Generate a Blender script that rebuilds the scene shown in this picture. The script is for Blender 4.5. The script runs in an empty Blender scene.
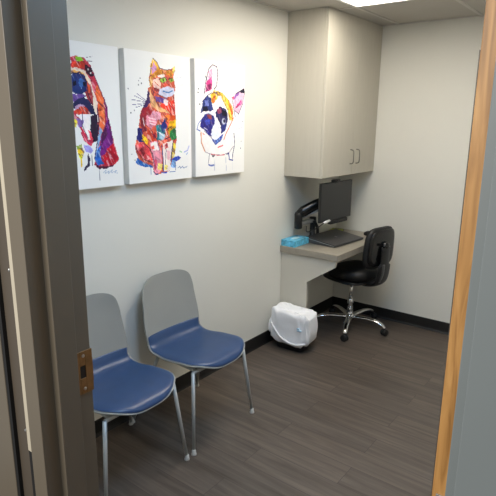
import bpy, bmesh, math, random
import numpy as np
from mathutils import Vector, Matrix, noise
random.seed(7)
PI = math.pi
COL = bpy.context.scene.collection

# ------------------------------------------------------------------ materials
def lin(c):
    r = []
    for v in c:
        v = v / 255.0
        r.append(v / 12.92 if v <= .04045 else ((v + .055) / 1.055) ** 2.4)
    return (r[0], r[1], r[2], 1.0)

def mat(name, rgb, rough=.5, metal=0.0, spec=.5, var=.04, scale=8.0, bump=0.0, bscale=60.0, coat=0.0, stretch=(1, 1, 1), sheen=0.0):
    m = bpy.data.materials.new(name); m.use_nodes = True
    nt = m.node_tree; b = nt.nodes['Principled BSDF']
    b.inputs['Roughness'].default_value = rough
    b.inputs['Metallic'].default_value = metal
    b.inputs['Specular IOR Level'].default_value = spec
    b.inputs['Coat Weight'].default_value = coat
    tc = nt.nodes.new('ShaderNodeTexCoord'); mp = nt.nodes.new('ShaderNodeMapping')
    mp.inputs['Scale'].default_value = stretch
    nt.links.new(tc.outputs['Object'], mp.inputs['Vector'])
    n = nt.nodes.new('ShaderNodeTexNoise'); n.inputs['Scale'].default_value = scale; n.inputs['Detail'].default_value = 4
    nt.links.new(mp.outputs['Vector'], n.inputs['Vector'])
    r = nt.nodes.new('ShaderNodeValToRGB')
    c = lin(rgb)
    r.color_ramp.elements[0].position = .3; r.color_ramp.elements[1].position = .7
    r.color_ramp.elements[0].color = tuple(v * (1 - var) for v in c[:3]) + (1,)
    r.color_ramp.elements[1].color = tuple(min(1, v * (1 + var)) for v in c[:3]) + (1,)
    nt.links.new(n.outputs['Fac'], r.inputs['Fac']); nt.links.new(r.outputs['Color'], b.inputs['Base Color'])
    if bump:
        n2 = nt.nodes.new('ShaderNodeTexNoise'); n2.inputs['Scale'].default_value = bscale; n2.inputs['Detail'].default_value = 3
        nt.links.new(mp.outputs['Vector'], n2.inputs['Vector'])
        bp = nt.nodes.new('ShaderNodeBump'); bp.inputs['Strength'].default_value = bump; bp.inputs['Distance'].default_value = .003
        nt.links.new(n2.outputs['Fac'], bp.inputs['Height']); nt.links.new(bp.outputs['Normal'], b.inputs['Normal'])
    return m

def emit(name, rgb, strength):
    m = bpy.data.materials.new(name); m.use_nodes = True
    nt = m.node_tree; nt.nodes.clear()
    o = nt.nodes.new('ShaderNodeOutputMaterial'); e = nt.nodes.new('ShaderNodeEmission')
    e.inputs['Color'].default_value = (rgb[0], rgb[1], rgb[2], 1); e.inputs['Strength'].default_value = strength
    nt.links.new(e.outputs[0], o.inputs[0]); return m

def floor_mat():
    m = bpy.data.materials.new('dark_vinyl_planks'); m.use_nodes = True
    nt = m.node_tree; b = nt.nodes['Principled BSDF']
    tc = nt.nodes.new('ShaderNodeTexCoord')
    mp = nt.nodes.new('ShaderNodeMapping'); nt.links.new(tc.outputs['Object'], mp.inputs['Vector'])
    br = nt.nodes.new('ShaderNodeTexBrick'); br.inputs['Scale'].default_value = 1.0
    br.inputs['Brick Width'].default_value = 1.22; br.inputs['Row Height'].default_value = .152
    br.inputs['Mortar Size'].default_value = .0012; br.inputs['Mortar Smooth'].default_value = .3
    br.offset = .37
    br.inputs['Color1'].default_value = (.0, .0, .0, 1); br.inputs['Color2'].default_value = (1, 1, 1, 1); br.inputs['Mortar'].default_value = (.0, .0, .0, 1)
    nt.links.new(mp.outputs['Vector'], br.inputs['Vector'])
    # per plank offset for the grain
    mx = nt.nodes.new('ShaderNodeVectorMath'); mx.operation = 'MULTIPLY_ADD'
    mx.inputs[1].default_value = (3, 3, 3)
    nt.links.new(br.outputs['Color'], mx.inputs[0]); nt.links.new(mp.outputs['Vector'], mx.inputs[2])
    m2 = nt.nodes.new('ShaderNodeMapping'); m2.inputs['Scale'].default_value = (1.6, 26, 1)
    nt.links.new(mx.outputs['Vector'], m2.inputs['Vector'])
    n = nt.nodes.new('ShaderNodeTexNoise'); n.inputs['Scale'].default_value = 1.0; n.inputs['Detail'].default_value = 7; n.inputs['Roughness'].default_value = .6; n.inputs['Distortion'].default_value = .5
    nt.links.new(m2.outputs['Vector'], n.inputs['Vector'])
    r = nt.nodes.new('ShaderNodeValToRGB')
    r.color_ramp.elements[0].position = .28; r.color_ramp.elements[0].color = lin(FLOOR_DARK)
    r.color_ramp.elements[1].position = .75; r.color_ramp.elements[1].color = lin(FLOOR_LIGHT)
    nt.links.new(n.outputs['Fac'], r.inputs['Fac'])
    mm = nt.nodes.new('ShaderNodeMixRGB'); mm.blend_type = 'MULTIPLY'; mm.inputs['Fac'].default_value = 1
    rr = nt.nodes.new('ShaderNodeValToRGB'); rr.color_ramp.elements[0].color = (.92, .92, .92, 1); rr.color_ramp.elements[1].color = (1.08, 1.06, 1.04, 1)
    nt.links.new(br.outputs['Color'], rr.inputs['Fac'])
    nt.links.new(r.outputs['Color'], mm.inputs['Color1']); nt.links.new(rr.outputs['Color'], mm.inputs['Color2'])
    m3 = nt.nodes.new('ShaderNodeMixRGB'); m3.inputs['Color2'].default_value = lin((56, 49, 45))
    nt.links.new(br.outputs['Fac'], m3.inputs['Fac']); nt.links.new(mm.outputs['Color'], m3.inputs['Color1'])
    nt.links.new(m3.outputs['Color'], b.inputs['Base Color'])
    r2 = nt.nodes.new('ShaderNodeMapRange'); r2.inputs['To Min'].default_value = .36; r2.inputs['To Max'].default_value = .52
    nt.links.new(n.outputs['Fac'], r2.inputs['Value']); nt.links.new(r2.outputs['Result'], b.inputs['Roughness'])
    bp = nt.nodes.new('ShaderNodeBump'); bp.inputs['Strength'].default_value = .12; bp.inputs['Distance'].default_value = .002
    nt.links.new(n.outputs['Fac'], bp.inputs['Height']); nt.links.new(bp.outputs['Normal'], b.inputs['Normal'])
    b.inputs['Specular IOR Level'].default_value = .4
    return m

def ceil_mat():
    m = mat('acoustic_ceiling_tile', CEIL, .9, var=.03, scale=3, bump=.25, bscale=160, spec=.2)
    nt = m.node_tree; b = nt.nodes['Principled BSDF']
    return m

def oak_mat():
    m = bpy.data.materials.new('oak_edge'); m.use_nodes = True
    nt = m.node_tree; b = nt.nodes['Principled BSDF']; b.inputs['Roughness'].default_value = .45
    tc = nt.nodes.new('ShaderNodeTexCoord'); mp = nt.nodes.new('ShaderNodeMapping'); mp.inputs['Scale'].default_value = (38, 38, 3.2)
    nt.links.new(tc.outputs['Object'], mp.inputs['Vector'])
    n = nt.nodes.new('ShaderNodeTexNoise'); n.inputs['Scale'].default_value = 1.6; n.inputs['Detail'].default_value = 6; n.inputs['Distortion'].default_value = 1.2
    nt.links.new(mp.outputs['Vector'], n.inputs['Vector'])
    r = nt.nodes.new('ShaderNodeValToRGB')
    r.color_ramp.elements[0].position = .3; r.color_ramp.elements[0].color = lin((134, 94, 46))
    r.color_ramp.elements[1].position = .72; r.color_ramp.elements[1].color = lin((196, 150, 90))
    e = r.color_ramp.elements.new(.5); e.color = lin((172, 126, 70))
    nt.links.new(n.outputs['Fac'], r.inputs['Fac']); nt.links.new(r.outputs['Color'], b.inputs['Base Color'])
    return m

def vcol_mat(name, rough=.75):
    m = bpy.data.materials.new(name); m.use_nodes = True
    nt = m.node_tree; b = nt.nodes['Principled BSDF']; b.inputs['Roughness'].default_value = rough; b.inputs['Specular IOR Level'].default_value = .25
    a = nt.nodes.new('ShaderNodeAttribute'); a.attribute_name = 'paint'
    nt.links.new(a.outputs['Color'], b.inputs['Base Color'])
    tc = nt.nodes.new('ShaderNodeTexCoord'); n = nt.nodes.new('ShaderNodeTexNoise'); n.inputs['Scale'].default_value = 500
    nt.links.new(tc.outputs['Object'], n.inputs['Vector'])
    bp = nt.nodes.new('ShaderNodeBump'); bp.inputs['Strength'].default_value = .1; bp.inputs['Distance'].default_value = .001
    nt.links.new(n.outputs['Fac'], bp.inputs['Height']); nt.links.new(bp.outputs['Normal'], b.inputs['Normal'])
    return m

FLOOR_DARK, FLOOR_LIGHT, CEIL = (66, 58, 51), (108, 97, 88), (186, 182, 175)
M = {}
M['floor'] = floor_mat(); M['ceil'] = ceil_mat(); M['oak'] = oak_mat()
M['wall'] = mat('painted_wall', (219, 217, 208), .7, var=.012, scale=2.5, bump=.08, bscale=220, spec=.25)
M['grid'] = mat('ceiling_grid_metal', (196, 192, 186), .5, var=.02)
M['base'] = mat('black_vinyl_base', (24, 23, 22), .5, var=.08)
M['frame_cool_lit'] = mat('cool_lit_door_frame_paint', (112, 119, 120), .45, var=.02, scale=5)  # same frame, with cool corridor light painted into the right jamb's colour
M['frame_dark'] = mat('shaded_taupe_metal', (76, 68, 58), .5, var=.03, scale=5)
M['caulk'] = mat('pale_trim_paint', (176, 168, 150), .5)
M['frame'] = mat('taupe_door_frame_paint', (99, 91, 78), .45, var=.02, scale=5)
M['gasket'] = mat('black_gasket', (12, 12, 12), .6)
M['brass'] = mat('worn_bronze_plate', (132, 102, 66), .45, .6, var=.15, scale=60)
M['steel'] = mat('satin_steel', (190, 190, 188), .35, .9, var=.05)
M['handle'] = mat('dark_satin_metal', (128, 125, 118), .4, .7, var=.05)
M['chrome'] = mat('polished_chrome', (215, 215, 215), .12, 1.0, var=.02)
M['cab'] = mat('greige_laminate', (186, 181, 168), .5, var=.025, scale=4, stretch=(14, 14, 1.2), spec=.35)
M['cabedge'] = mat('greige_edge_band', (196, 191, 178), .45, var=.02)
M['dark_in'] = mat('dark_cabinet_gap', (70, 66, 60), .8)
M['top'] = mat('taupe_worktop_laminate', (150, 143, 130), .42, var=.05, scale=30, spec=.45)
M['panel'] = mat('pale_panel_laminate', (202, 197, 184), .55, var=.02, scale=3)
M['chair_shell'] = mat('grey_chair_plastic', (152, 152, 146), .5, var=.02, bump=.05, bscale=400)
M['vinyl'] = mat('navy_vinyl', (36, 65, 105), .36, var=.06, scale=20, bump=.06, bscale=300, spec=.5)
M['leg'] = mat('silver_grey_leg_paint', (176, 178, 176), .4, .35, var=.03)
M['glide'] = mat('pale_glide_plastic', (205, 205, 200), .5)
M['black'] = mat('black_plastic', (20, 20, 21), .42, var=.1)
M['blackfab'] = mat('black_upholstery', (14, 14, 15), .55, var=.12, scale=80, bump=.15, bscale=500)
M['gloss'] = mat('glossy_black_plastic', (18, 18, 19), .22, var=.05)
M['grey'] = mat('mid_grey_plastic', (78, 78, 78), .4)
M['screen'] = mat('dark_screen', (31, 32, 33), .4, var=.03)
M['laptop'] = mat('charcoal_laptop_lid', (64, 63, 64), .42, var=.05, scale=40)
M['silver'] = mat('silver_plastic', (170, 170, 168), .35, .5)
M['white'] = mat('white_plastic', (232, 232, 230), .4)
M['bag'] = mat('white_bin_bag', (240, 240, 242), .42, var=.015, bump=.6, bscale=36, spec=.5)
M['bagmark'] = mat('pale_blue_print', (176, 206, 228), .45)
M['blue1'] = mat('tissue_box_blue', (96, 184, 216), .5, var=.4, scale=34)
M['tissue'] = mat('white_tissue', (196, 224, 234), .8)
M['lime'] = mat('lime_note_paper', (172, 180, 70), .7)
M['canvas'] = mat('white_canvas_side', (228, 227, 224), .8, bump=.1, bscale=500)
M['print'] = vcol_mat('painted_canvas_print')
M['lens'] = emit('light_lens', (1.0, .925, .81), 14.2)
M['fixture'] = mat('white_fixture_frame', (235, 235, 232), .4)

# ------------------------------------------------------------------ mesh helpers
def link(name, bm, material, parent=None, smooth=False, bevel=0.0, bseg=2, sub=0):
    me = bpy.data.meshes.new(name)
    bmesh.ops.recalc_face_normals(bm, faces=bm.faces)
    bm.to_mesh(me); bm.free()
    mats = material if isinstance(material, (list, tuple)) else [material]
    for m in mats: me.materials.append(m)
    if smooth:
        for p in me.polygons: p.use_smooth = True
    o = bpy.data.objects.new(name, me); COL.objects.link(o)
    if parent: o.parent = parent
    if bevel:
        b = o.modifiers.new('bevel', 'BEVEL'); b.width = bevel; b.segments = bseg; b.limit_method = 'ANGLE'; b.angle_limit = .6
    if sub:
        s = o.modifiers.new('sub', 'SUBSURF'); s.levels = sub; s.render_levels = sub
    return o

def box(bm, x0, x1, y0, y1, z0, z1, mi=0):
    v = [bm.verts.new(p) for p in ((x0,y0,z0),(x1,y0,z0),(x1,y1,z0),(x0,y1,z0),(x0,y0,z1),(x1,y0,z1),(x1,y1,z1),(x0,y1,z1))]
    for f in ((0,3,2,1),(4,5,6,7),(0,1,5,4),(1,2,6,5),(2,3,7,6),(3,0,4,7)):
        fc = bm.faces.new([v[i] for i in f]); fc.material_index = mi
    return v

def prism(bm, pts, axis, a, b):
    """extrude 2-D outline pts along axis between a and b"""
    def P(p, t):
        return {'z': (p[0], p[1], t), 'y': (p[0], t, p[1]), 'x': (t, p[0], p[1])}[axis]
    lo = [bm.verts.new(P(p, a)) for p in pts]; hi = [bm.verts.new(P(p, b)) for p in pts]
    n = len(pts)
    bm.faces.new(lo[::-1]); bm.faces.new(hi)
    for i in range(n): bm.faces.new((lo[i], lo[(i+1) % n], hi[(i+1) % n], hi[i]))

def catmull(pts, k=6):
    pts = [Vector(p) for p in pts]
    if len(pts) < 3: return pts
    out = []
    P = [pts[0]*2 - pts[1]] + pts + [pts[-1]*2 - pts[-2]]
    for i in range(1, len(P)-2):
        for j in range(k):
            t = j / k
            out.append(.5*((2*P[i]) + (-P[i-1]+P[i+1])*t + (2*P[i-1]-5*P[i]+4*P[i+1]-P[i+2])*t*t + (-P[i-1]+3*P[i]-3*P[i+1]+P[i+2])*t**3))
    out.append(pts[-1]); return out

def tube(bm, pts, r, n=12, caps=True):
    """r: float, list, or (rx, ry) flattened via list of tuples"""
    pts = [Vector(p) for p in pts]
    m = len(pts); rings = []
    T = (pts[1]-pts[0]).normalized()
    up = Vector((0,0,1)) if abs(T.z) < .9 else Vector((1,0,0))
    N = T.cross(up).normalized()
    for i, p in enumerate(pts):
        if i == 0: T = (pts[1]-pts[0])
        elif i == m-1: T = (pts[-1]-pts[-2])
        else: T = (pts[i+1]-pts[i-1])
        T.normalize(); N = (N - T*N.dot(T)).normalized(); Bn = T.cross(N)
        rr = r[i] if isinstance(r, list) else r
        ra, rb = rr if isinstance(rr, tuple) else (rr, rr)
        rings.append([bm.verts.new(p + N*math.cos(2*PI*k/n)*ra + Bn*math.sin(2*PI*k/n)*rb) for k in range(n)])
    for i in range(m-1):
        for k in range(n): bm.faces.new((rings[i][k], rings[i][(k+1)%n], rings[i+1][(k+1)%n], rings[i+1][k]))
    if caps: bm.faces.new(rings[0][::-1]); bm.faces.new(rings[-1])

def lathe(bm, prof, c, n=24, axis='z'):
    rings = []
    for r, h in prof:
        ring = []
        for k in range(n):
            a = 2*PI*k/n; u, w = r*math.cos(a), r*math.sin(a)
            p = {'z': (u, w, h), 'x': (h, u, w), 'y': (u, h, w)}[axis]
            ring.append(bm.verts.new((c[0]+p[0], c[1]+p[1], c[2]+p[2])))
        rings.append(ring)
    for i in range(len(rings)-1):
        for k in range(n): bm.faces.new((rings[i][k], rings[i][(k+1)%n], rings[i+1][(k+1)%n], rings[i+1][k]))
    bm.faces.new(rings[0][::-1]); bm.faces.new(rings[-1])

def selip(a, b, n, k, e=4.0):
    t = 2*PI*k/n; c, s = math.cos(t), math.sin(t)
    return (a*math.copysign(abs(c)**(2/e), c), b*math.copysign(abs(s)**(2/e), s))

def loft(bm, rings, close=True, capb=True, capt=True):
    R = [[bm.verts.new(p) for p in r] for r in rings]
    n = len(R[0])
    for i in range(len(R)-1):
        for k in range(n): bm.faces.new((R[i][k], R[i][(k+1)%n], R[i+1][(k+1)%n], R[i+1][k]))
    if capb: bm.faces.new(R[0][::-1])
    if capt: bm.faces.new(R[-1])

def thing(name, label, cat, loc=(0,0,0), rz=0, group=None):
    o = bpy.data.objects.new(name, None); COL.objects.link(o)
    o.empty_display_size = .05; o.location = loc; o.rotation_euler = (0,0,rz)
    o['label'] = label; o['category'] = cat
    if group: o['group'] = group
    return o
def tag(o, label, cat, group=None):
    o['label'] = label; o['category'] = cat
    if group: o['group'] = group
    return o
def struct(o, label=None):
    o['kind'] = 'structure'
    if label: o['label'] = label
    return o
def copy_tree(o, parent=None):
    c = o.copy(); COL.objects.link(c)
    if parent: c.parent = parent
    for ch in list(o.children): copy_tree(ch, c)
    return c

# ------------------------------------------------------------------ room
H, D, XW = 2.44, 4.17, 2.16
XL, XLS, YC, YS1, YS2, YR = 1.06, 1.081, .6085, .6536, .713, .766   # left jamb
XR, XRS = 2.043, 2.022                                             # right jamb
DH = 2.13                                                          # head of the opening

bm = bmesh.new(); box(bm, -.12, XW+.12, -2.2, D+.12, -.1, 0)
struct(link('floor', bm, M['floor']), 'dark grey-brown wood-look vinyl plank floor')
bm = bmesh.new(); box(bm, -.12, 0, YC+.02, D+.12, 0, H+.1)
struct(link('wall_left', bm, M['wall']))
bm = bmesh.new(); box(bm, 0, XW, D, D+.12, 0, H+.1)
struct(link('wall_back', bm, M['wall']))
bm = bmesh.new(); box(bm, XW, XW+.12, YC+.02, D+.12, 0, H+.1)
struct(link('wall_right', bm, M['wall']))
bm = bmesh.new()
box(bm, 0, XL-.02, YC+.022, YR-.006, 0, H+.1)
box(bm, XR+.02, XW, YC+.022, YR-.006, 0, H+.1)
box(bm, XL-.02, XR+.02, YC+.022, YR-.006, DH+.03, H+.1)
struct(link('wall_front', bm, M['wall']))

# ceiling: tiles plus exposed grid
LX0, LX1, LY0, LY1 = .462, 1.072, 2.18, 3.40
bm = bmesh.new()
box(bm, 0, LX0, YR-.006, D, H, H+.1); box(bm, LX1, XW, YR-.006, D, H, H+.1)
box(bm, LX0, LX1, YR-.006, LY0, H, H+.1); box(bm, LX0, LX1, LY1, D, H, H+.1)
cl = struct(link('ceiling', bm, M['ceil']))
bm = bmesh.new()
for x in (LX0, LX1, LX1+.61): box(bm, x-.012, x+.012, YR-.006, D, H-.004, H+.002)
for y in (LY0-1.22, LY0, LY1): box(bm, 0 if y < 3 else .34, XW, y-.012, y+.012, H-.0045, H+.002)
box(bm, 0, .02, YR, 3.287, H-.004, H+.001); box(bm, .33, XW, D-.02, D, H-.004, H+.001); box(bm, XW-.02, XW, YR, D, H-.004, H+.001)
link('ceiling_grid', bm, M['grid'], cl)

# baseboards (rubber cove base with a small toe)
def cove(name, x0, x1, y0, y1, side):
    bm = bmesh.new(); h = .098
    prof = [(0, 0), (.012, 0), (.009, .006), (.005, .018), (.004, h-.003), (.002, h), (0, h)]
    if side == 'left': prism(bm, [(p, z) for p, z in prof], 'y', y0, y1)
    elif side == 'back': prism(bm, [(D - p, z) for p, z in prof], 'x', x0, x1)
    elif side == 'right': prism(bm, [(XW - p, z) for p, z in prof], 'y', y0, y1)
    return struct(link(name, bm, M['base']))
cove('baseboard_left', 0, 0, YR, D-.012, 'left')
cove('baseboard_back', 0, XW, 0, 0, 'back')
cove('baseboard_right', 0, 0, YR, D-.012, 'right')

# ---- metal door frame
def frame_side(s, xj, xs, xo, xin):
    """xj rabbet face, xs stop face, xo outer end of the casing, xin inside the wall"""
    pts = [(xo, YC), (xj, YC), (xj, YS1), (xs, YS1), (xs, YS2), (xj, YS2), (xj, YR), (xo, YR), (xo, YR-.006), (xin, YR-.006), (xin, YC+.022), (xo, YC+.022)]
    bm = bmesh.new(); prism(bm, pts, 'z', 0, DH+.05 if False else DH)
    return bm
fr = bpy.data.objects.new('trim_1', None); COL.objects.link(fr); fr.location = (XL, YC, 0)
struct(fr, 'taupe painted metal door frame around the opening')
def put(o, root):
    o.parent = root; o.matrix_parent_inverse = Matrix.Translation(-Vector(root.location)); return o
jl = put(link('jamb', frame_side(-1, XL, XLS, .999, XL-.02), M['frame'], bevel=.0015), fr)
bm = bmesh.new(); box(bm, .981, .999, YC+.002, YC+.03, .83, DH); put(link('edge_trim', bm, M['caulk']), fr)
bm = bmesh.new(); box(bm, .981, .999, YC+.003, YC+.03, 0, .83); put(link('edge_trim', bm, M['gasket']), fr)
jr = put(link('jamb', frame_side(1, XR, XRS, XR+.05, XR+.02), M['frame_cool_lit'], bevel=.0015), fr)
bm = bmesh.new()
prism(bm, [(YC, DH+.05), (YC, DH), (YS1, DH), (YS1, DH-.016), (YS2, DH-.016), (YS2, DH), (YR, DH), (YR, DH+.05)], 'x', .983, XR+.05)
put(link('head', bm, M['frame'], bevel=.0015), fr)
# strike plate with lip, latch hole and screws
sz = 1.03
strike_z0, strike_z1 = sz-.062, sz+.060
ys0, ys1 = YS2+.004, YR+.0035
bm = bmesh.new()
x = XL; t = .0025
hy0, hy1, hz0, hz1 = ys0+.014, ys0+.031, sz-.017, sz+.019
for a in ((ys0, hy0, strike_z0, strike_z1), (hy1, ys1, strike_z0, strike_z1), (hy0, hy1, strike_z0, hz0), (hy0, hy1, hz1, strike_z1)):
    box(bm, x-.001, x+t, *a)
box(bm, x-.016, x+t, ys1-.0015, ys1+.001, sz-.034, sz+.034)
sp = put(link('strike_plate', bm, M['brass'], bevel=.0008), fr); sp['label'] = 'worn bronze strike plate'
bm = bmesh.new(); box(bm, x-.0005, x+.0008, hy0, hy1, hz0, hz1)
o = link('latch_hole', bm, M['gasket'], sp)
for zz in (sz-.048, sz+.047):
    bm = bmesh.new(); lathe(bm, [(.0048, 0), (.0045, .0012), (.002, .0018)], (x+t, (hy0+hy1)/2+.002, zz), 14, 'x')
    link('screw', bm, M['steel'], sp)
# frame extension and panel seen past the left casing
bm = bmesh.new(); box(bm, .903, .980, YC+.016, YC+.03, 0, DH)
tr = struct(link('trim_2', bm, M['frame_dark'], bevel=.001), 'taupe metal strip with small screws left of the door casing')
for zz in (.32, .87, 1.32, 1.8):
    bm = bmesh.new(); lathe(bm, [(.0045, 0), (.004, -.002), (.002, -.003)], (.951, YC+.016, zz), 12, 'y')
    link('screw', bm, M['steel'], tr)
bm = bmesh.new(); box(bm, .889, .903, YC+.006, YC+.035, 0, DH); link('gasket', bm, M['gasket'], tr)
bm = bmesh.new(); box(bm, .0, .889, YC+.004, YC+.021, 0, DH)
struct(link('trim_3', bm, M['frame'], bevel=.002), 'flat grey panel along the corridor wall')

# ---- open door, hinge edge towards the opening
dr = bpy.data.objects.new('door_1', None); COL.objects.link(dr)
DX0, DX1, DY0, DY1 = 1.9725, 2.0165, .777, 1.69
dr.location = (DX1, DY0, 0); struct(dr, 'oak edged door standing open into the room')
bm = bmesh.new(); box(bm, DX0, DX1, DY0, DY1, .01, DH-.006)
put(link('door_panel', bm, M['oak'], bevel=.0015), dr)
bm = bmesh.new(); box(bm, DX0-.0022, DX0, DY0+.004, DY0+.03, .2, 1.783)
put(link('edge_strip', bm, M['frame_dark']), dr)
for zz in (.25, 1.035, 1.93):
    bm = bmesh.new(); box(bm, DX0+.007, DX1, DY0-.0025, DY0+.001, zz-.057, zz+.057)
    tube(bm, [(DX1+.006, DY0-.004, zz-.057), (DX1+.006, DY0-.004, zz+.057)], .0065, 12)
    h = put(link('hinge', bm, M['steel'], bevel=.0006), dr)
for s, xx in ((-1, DX0), (1, DX1)):
    bm = bmesh.new()
    lathe(bm, [(.027, 0), (.026, s*.008), (.012, s*.010), (.010, s*.045)], (xx, DY1-.07, 1.0), 20, 'x')
    tube(bm, catmull([(xx+s*.045, DY1-.07, 1.0), (xx+s*.055, DY1-.085, 1.0), (xx+s*.052, DY1-.19, 1.0)]), .009, 10)
    put(link('lever_handle', bm, M['steel'], smooth=True), dr)

# ------------------------------------------------------------------ ceiling light
cl_ = thing('ceiling_light', 'white recessed fluorescent panel light in the tile ceiling', 'ceiling light', ((LX0+LX1)/2, (LY0+LY1)/2, H))
def lp(o): return put(o, cl_)
bm = bmesh.new(); w = .022; z0, z1 = H-.007, H+.02
box(bm, LX0, LX1, LY0, LY0+w, z0, z1); box(bm, LX0, LX1, LY1-w, LY1, z0, z1)
box(bm, LX0, LX0+w, LY0+w, LY1-w, z0, z1); box(bm, LX1-w, LX1, LY0+w, LY1-w, z0, z1)
lp(link('frame', bm, M['fixture'], bevel=.002))
bm = bmesh.new(); box(bm, LX0+w, LX1-w, LY0+w, LY1-w, H+.004, H+.010)
lp(link('lens', bm, M['lens']))
bm = bmesh.new(); box(bm, LX0, LX1, LY0, LY1, H+.012, H+.09)
lp(link('housing', bm, M['fixture']))

# ------------------------------------------------------------------ wall cabinet
CY0, CY1, CX, CZ = 3.287, 4.168, .327, 1.293
cab = thing('wall_cabinet', 'tall greige laminate wall cabinet up to the ceiling above the desk', 'cabinet', (0, CY0, CZ))
def pc(o): return put(o, cab)
bm = bmesh.new(); box(bm, .001, CX-.02, CY0, CY0+.02, CZ, H-.001); pc(link('end_panel', bm, M['cab'], bevel=.001))
bm = bmesh.new(); box(bm, .001, CX-.022, CY0+.02, CY1, CZ+.004, H-.002); pc(link('carcass', bm, M['panel']))
ysplit = 3.752
for a, b, hy in ((CY0+.0015, ysplit-.0006, 3.714), (ysplit+.0006, CY1-.004, 3.816)):
    bm = bmesh.new(); box(bm, CX-.019, CX, a, b, CZ, H-.012)
    d = pc(link('door', bm, M['cab'], bevel=.0018))
    bm = bmesh.new()
    tube(bm, catmull([(CX, hy, 1.376), (CX+.02, hy, 1.379), (CX+.029, hy, 1.392), (CX+.03, hy, 1.43), (CX+.029, hy, 1.468), (CX+.02, hy, 1.481), (CX, hy, 1.484)], 5), .0042, 10)
    h = link('handle', bm, M['handle'], smooth=True); h.parent = d; h['label'] = 'satin metal bow handle'
bm = bmesh.new(); box(bm, CX-.012, CX-.004, CY0+.002, CY1-.004, H-.012, H-.001); pc(link('filler', bm, M['cab']))

# ------------------------------------------------------------------ desk
desk = thing('desk', 'wall mounted taupe laminate desk in the corner with slanted end panel', 'desk', (0, 3.257, 0))
def pd(o): return put(o, desk)
TZ = .756
bm = bmesh.new(); box(bm, .001, .503, 3.257, D-.001, TZ-.05, TZ); pd(link('worktop', bm, M['top'], bevel=.003))
bm = bmesh.new()
prism(bm, [(.0135, 0), (.244, 0), (.238, .50), (.47, .652), (.484, TZ-.05), (.001, TZ-.05), (.001, .099), (.0135, .099)], 'y', 3.275, 3.300)
pd(link('end_panel', bm, M['panel'], bevel=.001))
bm = bmesh.new(); box(bm, .001, .03, 3.30, D-.001, TZ-.12, TZ-.05); pd(link('wall_cleat', bm, M['panel']))

# ------------------------------------------------------------------ stacking chairs
# profile: (x forward from wall, z) along the centre line, from front lip to back top
PROF = catmull([(.545,0,.418), (.530,0,.436), (.495,0,.449), (.42,0,.452), (.32,0,.444), (.225,0,.437), (.160,0,.441), (.118,0,.463), (.096,0,.505), (.084,0,.560), (.070,0,.640), (.055,0,.730), (.042,0,.835)], 8)
LEN = [0]
for i in range(1, len(PROF)): LEN.append(LEN[-1] + (PROF[i]-PROF[i-1]).length)
LT = LEN[-1]
def prof_at(s):
    s = max(0, min(LT, s))
    for i in range(1, len(LEN)):
        if LEN[i] >= s:
            f = (s-LEN[i-1])/(LEN[i]-LEN[i-1]); p = PROF[i-1].lerp(PROF[i], f); t = (PROF[i]-PROF[i-1]).normalized()
            return p, Vector((-t.z, 0, t.x)) * -1   # normal (towards sitter)
    return PROF[-1], Vector((1,0,0))
def interp(x, tab):
    for i in range(1, len(tab)):
        if x <= tab[i][0]:
            f = (x-tab[i-1][0])/(tab[i][0]-tab[i-1][0]); f = f*f*(3-2*f)
            return tab[i-1][1]*(1-f) + tab[i][1]*f
    return tab[-1][1]
HW = [(0,.205), (.12,.232), (.25,.236), (.38,.218), (.46,.208), (.55,.212), (.70,.200), (LT,.176)]
def halfw(s, s0, s1, rf, rb, inset=0, nf=2.6, nb=3.2):
    w = interp(s, HW) - inset
    if s < s0+rf: w *= max(0, 1-(1-(s-s0)/rf)**nf)**(1/nf)
    if s > s1-rb: w *= max(0, 1-(1-(s1-s)/rb)**nb)**(1/nb)
    return w
def sheet(s0, s1, rf, rb, inset, lift, thick, nb=3.2, puff=0.0, ns=44, nt=20):
    """closed shell following the chair profile"""
    ss = []
    for i in range(ns+1):
        u = i/ns; u = .5-.5*math.cos(PI*u); ss.append(s0 + (s1-s0)*(.0006+u*.9988))
    bm = bmesh.new(); top = []; bot = []
    for s in ss:
        w = halfw(s, s0, s1, rf, rb, inset, nb=nb); p, n = prof_at(s)
        rt = []; rb_ = []
        for j in range(nt+1):
            v = -1 + 2*j/nt; v = math.sin(v*PI/2)
            y = w*v
            W = interp(s, HW)
            q = abs(y)/W
            # dished seat, wrapped back
            dish = .012*q**2 if s < .40 else .012*q**2 + .020*q**2.2*min(1,(s-.40)/.1)
            edge = min(1-abs(v), 1)
            es = min((s-s0)/.03, (s1-s)/.03, 1)
            pf = puff*min(1, (edge*w/.03))**.5*max(0, es)**.5 if puff else 0
            base = p + n*(dish)
            rt.append(bm.verts.new(base + Vector((0,y,0)) + n*(lift+pf)))
            rb_.append(bm.verts.new(base + Vector((0,y,0)) + n*(lift-thick)))
        top.append(rt); bot.append(rb_)
    for i in range(ns):
        for j in range(nt):
            bm.faces.new((top[i][j], top[i][j+1], top[i+1][j+1], top[i+1][j]))
            bm.faces.new((bot[i][j], bot[i+1][j], bot[i+1][j+1], bot[i][j+1]))
        bm.faces.new((top[i][0], top[i+1][0], bot[i+1][0], bot[i][0]))
        bm.faces.new((top[i][nt], bot[i][nt], bot[i+1][nt], top[i+1][nt]))
    for j in range(nt):
        bm.faces.new((top[0][j], bot[0][j], bot[0][j+1], top[0][j+1]))
        bm.faces.new((top[ns][j], top[ns][j+1], bot[ns][j+1], bot[ns][j]))
    return bm
S_BLUE = .505   # where the blue pad ends on the back
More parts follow.
